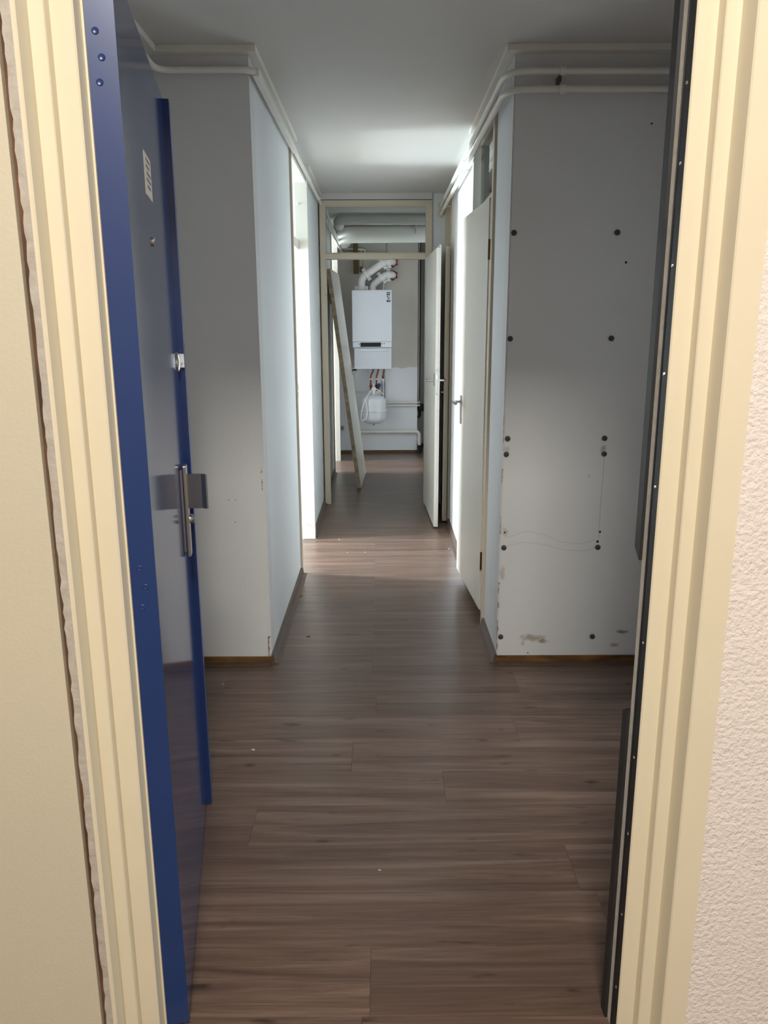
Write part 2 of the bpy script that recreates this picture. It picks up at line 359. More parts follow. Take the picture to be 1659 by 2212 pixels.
# ------------------------------------------------------------------ landing outside and entrance frame
struct('wall_entrance_left', boxes((-2.4, -.566, 1.28, 1.46, 0, 3.6)), M_PANEL, 'smooth cream landing wall beside the door frame')
struct('wall_entrance_right', boxes((.602, 2.4, 1.285, 1.46, 0, 3.6)), M_STUC, 'rough off-white stucco landing wall beside the door frame')
struct('wall_entrance_top', boxes((-.566, .602, 1.285, 1.46, 2.20, 3.6)), M_STUC, 'stucco wall above the entrance opening')
struct('wall_landing', boxes((-2.5, -2.4, -1.6, 1.46, 0, 3.6), (2.4, 2.5, -1.6, 1.46, 0, 3.6), (-2.5, 2.5, -1.7, -1.6, 0, 3.6)), M_STUC, 'stucco walls of the landing')
struct('floor_landing', boxes((-2.5, 2.5, -1.7, 1.30, -.1, 0)), M_LOBBYF, 'grey landing floor outside the entrance')
struct('ceiling_landing', boxes((-2.5, 2.5, -1.7, 1.46, 3.6, 3.7)), M_CEIL, 'landing ceiling')
fr = root('trim_1', (0, 1.28, 0), 'cream stepped door frame around the entrance opening', kind='structure')
def fl_(poly): return [(x, yy-1.28) for x, yy in poly]
ZH = 2.10
def rough_prof(p, bev=.004):
    return p
jl = [(-.542, 1.278), (-.5375, 1.2775), (-.535, 1.280), (-.5355, 1.325), (-.5125, 1.325), (-.511, 1.327), (-.512, 1.350), (-.478, 1.350), (-.4755, 1.3525), (-.475, 1.383), (-.4715, 1.383), (-.4715, 1.39), (-.49, 1.41), (-.542, 1.41)]
jr = [(.602, 1.280), (.557, 1.280), (.5545, 1.2825), (.550, 1.325), (.5275, 1.325), (.5255, 1.327), (.524, 1.350), (.493, 1.350), (.4905, 1.3525), (.491, 1.36), (.53, 1.41), (.602, 1.41)]
link('jamb', prism(B(), fl_(jl), 0, ZH+.1), M_FRAME, fr)
link('jamb', prism(B(), fl_(jr), 0, ZH+.1), M_FRAME, fr)
head = boxes((-.535, .553, 0, .13, 2.16, 2.2), (-.512, .525, .045, .13, ZH+.04, 2.16), (-.476, .491, .07, .13, ZH, ZH+.04))
link('head', head, M_FRAME, fr)
link('bare_wood', boxes((-.566, -.549, .012, .02, 0, 2.2)), M_CRACK, fr)
bm = B(); n = 150; prev = None
for i in range(n+1):
    z = 2.2*i/n; x = -.558+random.uniform(-.0014, .0018)+.0008*math.sin(z*5.3)
    a = bm.verts.new((x, .0035+random.uniform(-.001, .001), z)); b = bm.verts.new((-.542, -.0005, z)); c = bm.verts.new((x, .013, z))
    if prev: bm.faces.new((prev[0], prev[1], b, a)); bm.faces.new((prev[2], prev[0], a, c))
    prev = (a, b, c)
link('filler_edge', bm, M_FILL, fr)
# dark closing profile with brush seal on the lock jamb
link('closing_strip', boxes((.4905, .500, .074, .106, 0, ZH), (.489, .499, .104, .106, 0, ZH)), M_DARK, fr)
link('brush_seal', boxes((.4905, .500, .106, .130, 0, ZH)), M_SEAL, fr)
for z0, z1 in ((1.05, 2.1), (.0, .745)):
    bm = B(); prism(bm, [(.130, z0), (.158, z0+(.02 if z0 > .5 else 0)), (.158, z1-(.02 if z0 < .5 else 0)), (.130, z1)], .484, .494, 'X'); link('strike_plate', bm, M_DARK, fr)
for z in (.12, .30, .49, .66, .90, 1.20, 1.40, 1.58, 1.74, 1.86):
    link('screw', lathe(B(), [(.0035, 0), (.003, -.0015)], (.4905, .090, z), 8, 'X'), M_STEEL, fr)

# ------------------------------------------------------------------ blue front door, swung open
ang = math.radians(9.8)
dr = root('door_1', (-.4265, 1.395, 0), 'dark blue glossy front door swung open into the hall', rz=ang, kind='structure')
# local: +y along the leaf away from hinge, outer face at x = 0, thickness to -x
DW, DT, DH = .850, .048, 2.062
link('leaf', box(B(), -DT, 0, .004, DW, .008, DH, bev=.0025), M_BLUE, dr)
link('hinge_edge', box(B(), -DT, .0003, 0, .004, .008, DH), M_STRIP, dr)
link('security_strip', box(B(), -.006, .017, DW-.034, DW+.008, .006, DH-.004, bev=.002), M_STRIP, dr)
for z, dx in ((1.944, -.031), (1.906, -.024), (1.869, -.030), (1.044, -.028), (1.007, -.020), (.967, -.029)):
    link('dent', lathe(B(), [(.006, 0), (.0045, .0012), (.002, .0004)], (dx, .0, z), 12, 'Y'), M_STRIP, dr, True)
esc = link('escutcheon', box(B(), .003, .0155, .655, .693, .872, 1.124, bev=.004), M_ALU, dr)
bm = B(); prism(bm, [(.0155, .664), (.052, .660), (.064, .650), (.068, .652), (.066, .657), (.056, .668), (.0155, .672)], 1.006, 1.100)
link('pull_grip', bm, M_ALU, esc)
link('cylinder_guard', lathe(B(), [(.013, 0), (.013, .006), (.010, .010), (.004, .011)], (.0155, .674, .975), 18, 'X'), M_STEEL, esc, True)
link('spacer', boxes((0, .0035, .662, .686, .885, 1.111)), M_ALU, esc)
lk = link('cylinder_rosette', lathe(B(), [(.027, 0), (.026, .004), (.016, .008), (.004, .009)], (0, .775, 1.39), 24, 'X'), M_STEEL, dr, True)
link('lock_tab', boxes((0.0, .0165, .800, .804, 1.375, 1.412), (.0, .012, .790, .800, 1.388, 1.40)), M_WHITE, lk)
link('peephole', lathe(B(), [(.010, 0), (.009, .004), (.005, .003), (.003, .001)], (0, .350, 1.659), 16, 'X'), M_ALU, dr, True)
pn = link('paper_notice', boxes((0, .0008, .288, .404, 1.745, 1.828)), M_PAPER, dr)
for k in range(5):
    z = 1.822-.013*k
    link('print_line', boxes((.0008, .0011, .300+random.uniform(0, .03), .375+random.uniform(-.03, .02), z-.0075, z-.002)), M_INK, pn)

# ------------------------------------------------------------------ frames and doors along the corridor
# left doorway with transom
t2 = root('trim_2', (XL, L1, 0), 'white door frame with painted-dark strike slots around the daylit left doorway', kind='structure')
def bx(parent, name, m, *bs, bev=0, smooth=False):
    off = parent.location
    return link(name, boxes(*[(b[0]-off.x, b[1]-off.x, b[2]-off.y, b[3]-off.y, b[4]-off.z, b[5]-off.z) for b in bs], bev=bev), m, parent, smooth)
j = bx(t2, 'jamb', M_POSTW, (XL-.11, XL+.02, L1-.012, L1+.03, 0, 2.44), (XL-.06, XL+.02, L1-.028, L1-.010, 0, 2.44))
bx(t2, 'jamb', M_POST, (XL-.11, XL+.012, L0-.02, L0+.014, 0, 2.44))
bx(t2, 'head', M_POSTW, (XL-.11, XL+.012, L0, L1, 2.40, 2.44))
bx(t2, 'transom_bar', M_POSTW, (XL-.105, XL-.045, L0+.014, L1-.012, 1.985, 2.045))
bx(t2, 'pane', GLASS, (XL-.085, XL-.081, L0+.014, L1-.012, 2.045, 2.40))
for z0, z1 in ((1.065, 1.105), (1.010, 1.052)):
    bx(t2, 'strike_slot_shade', M_DARK, (XL-.083, XL-.072, L1-.0135, L1-.0115, z0, z1))  # dark box on the jamb; slot's inner shade put in as colour
for z in (2.27, 1.643, .827, .30, .114):
    link('bolt_cap', lathe(B(), [(.008, 0), (.006, .004), (.002, .005)], (-.042, -.028, z), 12, 'Y'), M_WHITE, t2, True)
bx(t2, 'sill_plate', M_ALU, (XL-.06, XL+.035, L1-.034, L1-.026, 0, .006))
# right doorway (ajar door) with transom
t3 = root('trim_3', (XR, D0, 0), 'beige door frame with glazed transom around the ajar door', kind='structure')
bx(t3, 'post', M_POST, (XR-.012, XR+.11, D0-.045, D0+.004, 0, 2.47))
bx(t3, 'post', M_POSTW, (XR-.012, XR+.11, D1-.035, D1+.02, 0, 2.47))
bx(t3, 'stop', M_POST, (XR+.03, XR+.09, D1-.055, D1-.035, 0, 2.06))
bx(t3, 'head', M_POST, (XR-.010, XR+.11, D0, D1, 2.43, 2.47))
bx(t3, 'transom_bar', M_POST, (XR+.012, XR+.09, D0+.012, D1-.035, 2.055, 2.105))
bx(t3, 'threshold', M_BROWN, (XR+.01, XR+.11, D0+.012, D1-.035, 0, .045))
bx(t3, 'pane', GLASS, (XR+.030, XR+.034, D0+.012, D1-.035, 2.105, 2.43))
def lever(parent, x, y, z, sx, dirv, pz0, pz1, pw=.017, ln=.115):
    """escutcheon on a face with outward normal sx along x; grip pointing along +-y"""
    p = link('handle_plate', box(B(), min(x, x+sx*.006), max(x, x+sx*.006), y-pw, y+pw, pz0, pz1, bev=.002), M_ALU, parent)
    pts = bend([(x+sx*.004, y, z), (x+sx*.05, y, z), (x+sx*.05, y+dirv*ln, z)], .016, 5)
    link('lever', tube(B(), pts, .0085, 10), M_ALU, p, True)
    return p
a3 = math.asin(.050/.73)
d3 = root('door_2', (XR-.004, D0+.015, 0), 'cream flush door standing slightly ajar into the corridor', rz=a3, kind='structure')
link('leaf', box(B(), -.012, .026, .022, .735, .060, 2.058, bev=.002), M_DOOR, d3)
link('rebate', boxes((-.006, .030, .003, .022, .06, 2.05)), M_POST, d3)
lever(d3, -.012, .672, 1.07, -1, -1, .945, 1.105)
for z in (1.83, .33):
    h = link('hinge', tube(B(), [(-.010, -.002, z-.045), (-.010, -.002, z+.045)], .0075, 10), M_BRASS, d3, True)
    link('hinge_leaf', boxes((-.004, .020, -.004, .0, z-.045, z+.045)), M_BRASS, h)
# second right door (closet), almost shut
t4 = root('trim_4', (XR, E0, 0), 'beige frame of the dark closet door beside the partition', kind='structure')
bx(t4, 'post', M_POST, (XR-.012, XR+.11, E0-.045, E0+.0, 0, 2.47))
bx(t4, 'post', M_POST, (XR-.010, XR+.11, E1-.03, E1+.02, 0, 2.47))
bx(t4, 'panel', M_POST, (XR+.02, XR+.05, E0, E1-.03, 2.06, 2.46))
bx(t4, 'head', M_POST, (XR-.010, XR+.11, E0, E1-.03, 2.43, 2.47))
d4 = root('door_3', (XR+.012, E1-.035, 0), 'beige closet door pulled almost shut behind the partition door', rz=-math.radians(3.2), kind='structure')
link('leaf', box(B(), -.030, .006, -.575, 0, .012, 2.05, bev=.002), M_POST, d4)
link('keyhole_plate', boxes((-.0315, -.030, -.545, -.520, .99, 1.06)), M_ALU, d4)
link('lever', tube(B(), bend([(-.030, -.53, 1.005), (-.052, -.53, 1.005), (-.052, -.47, 1.005)], .012), .007, 8), M_ALU, d4, True)
# glazed partition
t5 = root('trim_5', (0, YP, 0), 'beige partition frame with glazed transom before the boiler space', kind='structure')
bx(t5, 'post', M_POST, (XL+.012, -.447, YP, YP+.075, 0, 2.462))
bx(t5, 'post', M_POST, (.353, .402, YP, YP+.075, 0, 2.462))
bx(t5, 'head', M_POST, (-.447, .353, YP, YP+.075, 2.425, 2.462))
bx(t5, 'transom_bar', M_POST, (-.447, .353, YP-.004, YP+.075, 2.018, 2.058))
bx(t5, 'glazing_bead', M_POST, (-.447, .353, YP+.008, YP+.02, 2.058, 2.068), (-.447, .353, YP+.008, YP+.02, 2.415, 2.425))
bx(t5, 'pane', GLASS, (-.447, .353, YP+.03, YP+.034, 2.058, 2.425))
bx(t5, 'packing_strip', M_CEIL, (XL+.012, .402, YP+.002, YP+.075, 2.468, CEIL))
bx(t5, 'packing_piece', M_POST, (XL+.012, .402, YP+.05, YP+.07, 2.462, 2.468))
bx(t5, 'side_panel', M_WALLC, (.402, XR, YP+.02, YP+.06, 0, CEIL))
bx(t5, 'packing_piece', M_POST, (XL, XL+.012, YP+.05, YP+.07, 0, 2.44))
link('screw', lathe(B(), [(.003, 0), (.002, .001)], (-.456, 0, 1.74), 8, 'Y'), M_HOLE, t5)
# partition door, opened towards the entrance
a5 = math.radians(1.9)
d5 = root('door_4', (.356, YP-.004, 0), 'cream partition door standing wide open with lever handles', rz=a5, kind='structure')
link('leaf', box(B(), 0, .022, -.845, 0, .012, 2.022, bev=.0015), M_DOOR, d5)
link('rebate_lip', box(B(), .022, .033, -.848, .0, .012, 2.042, bev=.0015), M_DOOR, d5)
lp = link('lock_plate', boxes((.004, .018, -.8475, -.845, 1.00, 1.19)), M_ALU, d5)
link('latch', boxes((.006, .016, -.853, -.8475, 1.115, 1.145)), M_STEEL, lp)
for z in (1.012, 1.178): link('screw', lathe(B(), [(.003, 0), (.002, .001)], (.011, -.8475, z), 8, 'Y'), M_HOLE, lp)
lever(d5, 0, -.795, 1.105, -1, 1, 1.065, 1.155, .012)
lever(d5, .033, -.795, 1.105, 1, 1, 1.065, 1.155, .012)
for z in (1.80, .25): link('hinge', tube(B(), [(.045, .004, z-.04), (.045, .004, z+.04)], .006, 8), M_BRASS, d5, True)
# far doorway frame
t6 = root('trim_6', (XL, K1, 0), 'white frame of the far daylit doorway left of the boiler', kind='structure')
bx(t6, 'jamb', M_POSTW, (XL-.11, XL+.028, K1-.012, K1+.035, 0, 2.44), (XL-.02, XL+.028, K1-.03, K1-.012, 0, 2.44))
bx(t6, 'jamb', M_POST, (XL-.11, XL+.012, K0-.04, K0+.012, 0, 2.44))
bx(t6, 'head', M_POSTW, (XL-.11, XL+.012, K0, K1, 2.40, 2.44))
bx(t6, 'transom_bar', M_POSTW, (XL-.1, XL-.04, K0+.012, K1-.012, 2.0, 2.05))

# windows of the side rooms
def window(n, x, y0, y1, z0, z1, lab, sx=-1):
    w_ = root('window_%d' % n, (x, (y0+y1)/2, z0), lab, kind='structure')
    a, b, h = y0-(y0+y1)/2, y1-(y0+y1)/2, z1-z0
    link('frame', boxes((-.03, .03, a, a+.06, 0, h), (-.03, .03, b-.06, b, 0, h), (-.03, .03, a, b, 0, .06), (-.03, .03, a, b, h-.06, h)), M_POSTW, w_)
    link('pane', boxes((-.003, .003, a+.06, b-.06, .06, h-.06)), GLASS, w_)
window(1, -4.12, 4.5, 5.9, .2, 2.42, 'tall window lighting the near side room')
window(2, -3.62, 7.75, 9.15, .2, 2.42, 'tall window lighting the far side room')
window(3, 4.02, 1.75, 3.15, .65, 2.25, 'window lighting the room off the hall')

# ------------------------------------------------------------------ skirtings and ceiling trims
def skirt(name, x, y0, y1, s, lab):
    """corridor plinth: s=+1 projects towards +x"""
    bm = B(); prism(bm, [(x, 0), (x+s*.034, 0), (x+s*.034, .004), (x+s*.016, .008), (x+s*.011, .044), (x, .046)], y0, y1, 'Y'); return struct(name, bm, M_BROWN, lab)
skirt('baseboard_left_near', XL, YF-.016, L0+.0, 1, 'brown plinth along the left corridor wall before the doorway')
skirt('baseboard_left_middle', XL, L1+.035, YP, 1, 'brown plinth along the left corridor wall before the partition')
skirt('baseboard_left_rear', XL, YP+.08, K0-.045, 1, 'brown plinth along the left wall beyond the partition')
skirt('baseboard_right_corner', XR, YF-.016, D0-.035, -1, 'short brown plinth at the right wall corner')
skirt('baseboard_right_middle', XR, D1-.03, E0-.05, -1, 'brown plinth along the bright right corridor wall')
def fskirt(name, x0, x1, y, lab):
    o = struct(name, boxes((x0, x1, y-.009, y, 0, .034), bev=.001), M_OLDSK, lab)
    link('floor_strip', boxes((x0, x1, y-.042, y-.009, 0, .006), bev=.001), M_BROWN, o); return o
fskirt('baseboard_front_left', -.88, XL+.0, YF, 'varnished wooden skirting below the plain left wall')
fskirt('baseboard_front_right', XR, 1.62, YF, 'varnished wooden skirting below the wall with anchor caps')
o = fskirt('baseboard_back', XL, .42, YB, 'dark skirting below the boiler wall')
struct('baseboard_recess', boxes((.42, .6, 9.79, 9.8, 0, .05)), M_BROWN, 'dark skirting in the recess beside the boiler wall')
M_TRIMC = mat('ceiling_trim_paint', (222, 216, 206), .5, var=.05, vscale=8)
def ctrim(n, lab, *bs): return struct('trim_%d' % n, boxes(*bs, bev=.002), M_TRIMC, lab)
ctrim(7, 'white ceiling batten along the left corridor wall', (XL, -.47, YF-.045, 4.70, 2.490, CEIL))
ctrim(8, 'white ceiling batten over the plain left hall wall', (-.88, XL, YF-.045, YF, 2.490, CEIL))
ctrim(9, 'white ceiling batten above the blue door', (-.88, -.845, 1.46, YF-.045, 2.490, CEIL))
ctrim(10, 'white ceiling batten over the anchored right wall', (.475, 1.62, YF-.045, YF, 2.492, CEIL))
ctrim(11, 'short white ceiling batten along the right corridor corner', (.475, XR, YF, 4.55, 2.492, CEIL))
ctrim(12, 'white ceiling batten beside the partition', (XL, -.47, L1, YP-.01, 2.490, CEIL))

# ------------------------------------------------------------------ heating pipes
PX = .474
def rpipe(z, lab):
    r = root('heating_pipe', (1.55, YF-.045, z), lab, 'pipe', group=None)
    pts = bend([(1.62-1.55, 0, 0), (PX-1.55, 0, 0), (PX-1.55, YP+.02-YF+.045, 0)], .10, 8)
    link('pipe_run', tube(B(), pts, .0125, 14), M_PIPE, r, True)
    for yy in (4.80, 6.16):
        c = link('pipe_clamp', tube(B(), [(PX-1.55, yy-.008-YF+.045, 0), (PX-1.55, yy+.008-YF+.045, 0)], .0155, 14), M_PIPE, r, True)
        link('clamp_bracket', boxes((PX-1.55+.010, XR-1.55, yy-.006-YF+.045, yy+.006-YF+.045, -.004, .004)), M_PIPE, c)
    c = link('pipe_clamp', tube(B(), [(.676-1.55, 0, 0), (.698-1.55, 0, 0)], .0175, 14), M_PIPE, r, True)
    if z > 2.4: link('clamp_bracket', boxes((.670-1.55, .682-1.55, -.004, .045, -.036, -.016)), M_BRASS, c)
    link('wall_rose', lathe(B(), [(.030, 0), (.030, .003), (.020, .009)], (PX-1.55, YP+.02-YF+.045, 0), 20, 'Y'), M_POST, r, True)
    return r
rpipe(2.420, 'upper white heating pipe bending round the right wall corner')
rpipe(2.358, 'lower white heating pipe bending round the right wall corner')
lp = root('heating_pipe', (-.88, YF-.03, 2.432), 'white painted pipe under the ceiling along the left wall', 'pipe')
pts = bend([(.03, -1.2, 0), (.03, 0, 0), (-.478+.88, 0, 0), (-.478+.88, 6.50-YF+.03, 0)], .06, 6)
link('pipe_run', tube(B(), pts, .0125, 14), M_PIPE, lp, True)
link('casing', boxes((-.490+.88, -.464+.88, .02, .60, -.017, .013), (-.490+.88, -.466+.88, .60, 1.38, -.015, .011), bev=.003), M_PIPE, lp)
for yy in (5.55, 6.3): link('pipe_clamp', tube(B(), [(-.478+.88, yy-YF, 0), (-.478+.88, yy+.02-YF, 0)], .0155, 12), M_PIPE, lp, True)

# oval switch plate on the left wall
sw = root('wall_plate', (XL, 5.667, 1.497), 'small oval cover plate on the left corridor wall', 'cover plate')
link('plate', lathe(B(), [(.040, 0), (.038, .004), (.030, .006)], (0, 0, 0), 20, 'X'), M_WHITE, sw, True)
link('insert', boxes((.006, .008, -.012, .012, -.022, .022)), M_POST, sw)

# ------------------------------------------------------------------ boiler
bo = root('boiler', (-.112, YB, 1.02), 'white wall-hung gas boiler with black display strip', 'boiler')
DP = .33   # depth
def bxy(x0, x1, y0, y1, z0, z1): return (x0+.112, x1+.112, y0-YB, y1-YB, z0-1.02, z1-1.02)
link('body', box(B(), *bxy(-.318, .094, YB-DP+.035, YB, 1.022, 1.88), bev=.006), M_BOIL2, bo)
fp = link('front_cover', box(B(), *bxy(-.336, .112, YB-DP-.01, YB-DP+.05, 1.325, 1.892), bev=.010), M_BOIL, bo)
link('top_lip', boxes(bxy(-.334, .110, YB-DP-.011, YB-DP, 1.872, 1.876)), M_BOIL2, fp)
cp = link('control_panel', box(B(), *bxy(-.332, .109, YB-DP-.004, YB-DP+.05, 1.262, 1.325), bev=.006), M_BOIL, bo)
link('display', box(B(), *bxy(-.244, -.012, YB-DP-.009, YB-DP-.002, 1.270, 1.316), bev=.002), M_BLACK, cp)
link('button_field', box(B(), *bxy(-.010, .052, YB-DP-.008, YB-DP-.002, 1.272, 1.320), bev=.002), M_WHITE, cp)
for x in (.004, .028): link('button', lathe(B(), [(.006, 0), (.005, .003)], (x+.112, -DP-.008, 1.303-1.02), 10, 'Y'), M_BLACK, cp)
link('button', lathe(B(), [(.006, 0), (.005, .003)], (-.258+.112, -DP-.004, 1.300-1.02), 10, 'Y'), M_BLACK, cp)
lc = link('lower_cover', box(B(), *bxy(-.316, .108, YB-DP+.004, YB-DP+.06, 1.02, 1.258), bev=.008), M_BOIL2, bo)
bm = B(); prism(bm, [(-DP+.004, 1.25-1.02), (-DP-.012, 1.24-1.02), (-DP-.010, 1.225-1.02), (-DP+.004, 1.212-1.02)], -.262+.112, .055+.112, 'X'); link('grip_ledge', bm, M_BOIL, lc)
for (x0, x1, z0, z1) in ((.054, .095, 1.855, 1.866), (.052, .092, 1.835, 1.847), (.054, .096, 1.762, 1.783)):
    link('sticker', boxes(bxy(x0, x1, YB-DP-.0112, YB-DP-.010, z0, z1)), M_NAVY, fp)
for (x0, x1, z0, z1) in ((.058, .070, 1.815, 1.828), (.076, .088, 1.819, 1.824), (.064, .078, 1.800, 1.808), (.070, .082, 1.793, 1.800), (.082, .094, 1.803, 1.809)):
    link('sticker_mark', boxes(bxy(x0, x1, YB-DP-.0111, YB-DP-.010, z0, z1)), M_NAVY, fp)
link('sticker_mark', boxes(bxy(.068, .087, YB-DP-.0116, YB-DP-.011, 1.772, 1.777)), M_WHITE, fp)
# flue pipes
FY = YB-.13
def flue(name, pts, r, lab, collars, ringat):
    p0 = Vector(pts[0]); o = root(name, p0, lab, 'flue pipe')
    P = [Vector(p)-p0 for p in pts]
    link('tube', tube(B(), bend(P, .06, 6), r, 20), M_WHITE, o, True)
    for (a, b, t) in collars:
        c = P[a].lerp(P[b], t); d = (P[b]-P[a]).normalized()
        k = link('clamp_collar', tube(B(), [c-d*.022, c-d*.020, c+d*.020, c+d*.022], [r+.002, r+.010, r+.010, r+.002], 20), M_WHITE, o, True)
        nrm = Vector((-d.z, 0, d.x)).normalized() if abs(d.y) < .7 else Vector((0, 0, 1))
        for s in (-1, 1):
            q = c+nrm*s*(r+.020); bm = B(); tube(bm, [q-d*.020, q+d*.020], .014, 8); link('clamp_lug', bm, M_WHITE, k, True)
    c = P[ringat]; bm = lathe(B(), [(r+.001, 0), (r+.012, .0), (r+.012, .012), (r+.001, .012)], c, 20, 'Y'); ring = link('red_collar', bm, M_RED, o, True)
    for a in (30, 150, 270, 330):
        q = c+Vector((math.cos(math.radians(a)), 0, math.sin(math.radians(a))))*(r+.016)
        link('collar_tab', boxes((q.x-.007, q.x+.007, q.y-.01, q.y, q.z-.007, q.z+.007)), M_RED, ring)
    return o
flue('flue_pipe', [(-.229, FY-.04, 1.885), (-.229, FY-.04, 2.03), (.03, FY-.04, 2.205), (.115, FY-.04, 2.215), (.130, YB, 2.215)], .040, 'white flue pipe rising from the boiler left socket into the wall', [(0, 1, .25), (1, 2, .22), (1, 2, .92), (2, 3, .6)], 4)
flue('flue_pipe', [(-.105, FY+.02, 1.885), (-.105, FY+.02, 1.95), (.035, FY+.02, 2.066), (.118, FY+.02, 2.070), (.130, YB, 2.070)], .038, 'shorter white flue pipe bending from the boiler into the wall', [(1, 2, .75), (2, 3, .5)], 4)
o = root('flue_stay', (.020, YB-.05, 1.885), 'thin grey vertical rod behind the flue pipes', 'rod'); link('rod', tube(B(), [(0, 0, 0), (0, 0, .16)], .006, 8), M_ALU, o, True)
# expansion vessel
ev = root('expansion_vessel', (-.100, YB-.16, .372), 'white round expansion vessel hanging below the boiler', 'tank')
link('tank', lathe(B(), [(.02, 0), (.075, .008), (.12, .030), (.143, .062), (.148, .085), (.148, .255), (.143, .285), (.12, .318), (.075, .338), (.02, .345)], (0, 0, 0), 32), mat('vessel_gloss', (214, 218, 222), .16, var=.02), ev, True)
link('strap', lathe(B(), [(.1485, .160), (.158, .160), (.158, .172), (.1485, .172)], (0, 0, 0), 32), M_WHITE, ev, True)
nk = link('neck', lathe(B(), [(.016, .34), (.016, .385), (.026, .395), (.026, .425), (.012, .432)], (0, 0, 0), 16), M_WHITE, ev, True)
link('valve_stem', tube(B(), [(0, 0, .43), (0, 0, .47)], .007, 8), M_STEEL, nk, True)
link('gauge', lathe(B(), [(.026, 0), (.026, .012), (.022, .014)], (.004, -.012, .41), 18, 'Y'), M_WHITE, nk, True)
link('drain_nipple', tube(B(), [(0, 0, 0), (0, 0, -.016)], .006, 8), M_BLACK, ev)
hs = root('hose', (-.100, YB-.30, .40), 'thin white hose looped over the expansion vessel', 'hose')
import itertools
def spline(pts, n=8):
    pts = [Vector(p) for p in pts]; P = [pts[0]]+pts+[pts[-1]]; out = []
    for i in range(len(pts)-1):
        a, b, c, d = P[i:i+4]
        for k in range(n):
            t = k/n; out.append(.5*((2*b)+(c-a)*t+(2*a-5*b+4*c-d)*t*t+(3*b-a-3*c+d)*t**3))
    out.append(pts[-1]); return out
hp = [atY(x, yy, YB-.32) for x, yy in ((829, 853), (818, 843), (806, 840), (797, 850), (787, 868), (782, 885), (780, 902), (783, 908), (791, 903), (793, 885), (789, 864))]
link('tube', tube(B(), [p-hs.location for p in spline(hp)], .0045, 8), M_WHITE, hs, True)
# copper pipes
def run(name, pts, r, m, lab, cat, rad=.03, extra=()):
    p0 = Vector(pts[-1]); o = root(name, p0, lab, cat)
    link('pipe', tube(B(), bend([Vector(p)-p0 for p in pts], rad, 5), r, 10), m, o, True)
    for nm, mm, z0, z1, rr in extra:
        c = Vector(pts[-1])
        link(nm, tube(B(), [(0, 0, z0-c.z), (0, 0, z1-c.z)], rr, 10), mm, o, True)
    return o
CYY = YB-.10
run('copper_pipe', [(-.100, CYY, 1.03), (-.105, CYY, .985), (-.134, CYY, .925), (-.134, CYY, .80), (-.134, CYY, .755)], .010, M_COPPER, 'kinked copper pipe with red valve under the boiler', 'pipe', .02, (('union', M_WHITE, .885, .90, .015), ('valve', M_REDK, .79, .825, .017)))
run('copper_pipe', [(-.042, CYY, 1.03), (-.045, CYY, .985), (-.065, CYY, .925), (-.065, CYY, .82), (-.065, CYY, .755)], .010, M_COPPER, 'kinked copper pipe with brass tap under the boiler', 'pipe', .02, (('union', M_WHITE, .885, .90, .015), ('valve', M_BRASS, .79, .83, .018)))
kb = root('valve_knob', (-.036, CYY-.03, .825), 'blue round valve knob below the boiler', 'knob'); link('knob', lathe(B(), [(.022, -.012), (.024, 0), (.022, .012)], (0, 0, 0), 12, 'Y'), M_BLUEK, kb, True); link('spindle', tube(B(), [(-.032, .005, -.005), (0, .005, -.005)], .007, 8), M_BRASS, kb, True); link('tap_body', boxes((-.028, .008, -.006, .022, -.055, -.022), bev=.004), M_BRASS, kb)
run('copper_pipe', [(.022, CYY, 1.03), (.020, CYY, .985), (.010, CYY, .94), (.010, CYY, .89)], .010, M_COPPER, 'short copper stub pipe under the boiler right side', 'pipe', .02, (('union', M_BRASS, .905, .93, .014), ('nut', M_WHITE, .875, .895, .017)))
run('down_pipe', [(.014, YB-.022, .875), (.014, YB-.022, .60), (.03, YB-.022, .593), (.05, YB-.022, .593)], .010, M_PIPE, 'white pipe dropping behind the expansion vessel', 'pipe')
run('down_pipe', [(.036, YB-.012, 1.03), (.036, YB-.012, .60)], .006, M_ALU, 'thin grey conduit dropping behind the expansion vessel', 'pipe')
run('cable', [(-.165, YB-.012, 1.03), (-.170, YB-.012, .85), (-.180, YB-.012, .62)], .005, M_WHITE, 'thin white cable hanging left below the boiler', 'cable')
run('wall_pipe', [(-.345, YB-.02, 1.0), (-.345, YB-.02, .70), (-.345, YB-.02, .42)], .013, M_PIPE, 'white vertical pipe left of the expansion vessel', 'pipe')
run('wall_pipe', [(-.33, YB-.02, .742), (-.18, YB-.02, .742)], .006, M_PIPE, 'short thin white pipe beside the expansion vessel', 'pipe')
for z, lab in ((.610, 'upper of two white pipes running right from the vessel'), (.575, 'lower of two white pipes running right from the vessel')):
    o = root('wall_pipe', (.10, YB-.03, z), lab, 'pipe')
    link('pipe', tube(B(), bend([(-.06, 0, 0), (.345, 0, 0), (.345, .20, 0)], .02), .010, 10), M_PIPE, o, True)
    link('sleeve', tube(B(), [(.18, 0, 0), (.215, 0, 0)], .013, 10), M_PIPE, o, True)
o = root('drain_pipe', (-.33, YB-.04, .262), 'white drain pipe low on the boiler wall bending down at the right', 'pipe')
link('pipe', tube(B(), bend([(-.02, 0, 0), (.775, 0, 0), (.775, 0, -.16)], .05, 8), .021, 14), M_PIPE, o, True)
for x in (.12, .62): link('bracket', tube(B(), [(x, 0, 0), (x+.03, 0, 0)], .025, 14), M_PIPE, o, True)
link('elbow_collar', tube(B(), [(.775, 0, -.07), (.775, 0, -.11)], .025, 14), M_PIPE, o, True)
link('trap', tube(B(), [(.775, 0, -.16), (.775, 0, -.255)], .027, 14), M_BLACK, o, True)
link('joint', tube(B(), [(-.022, 0, 0), (-.016, 0, 0)], .024, 14), M_FILL, o, True)
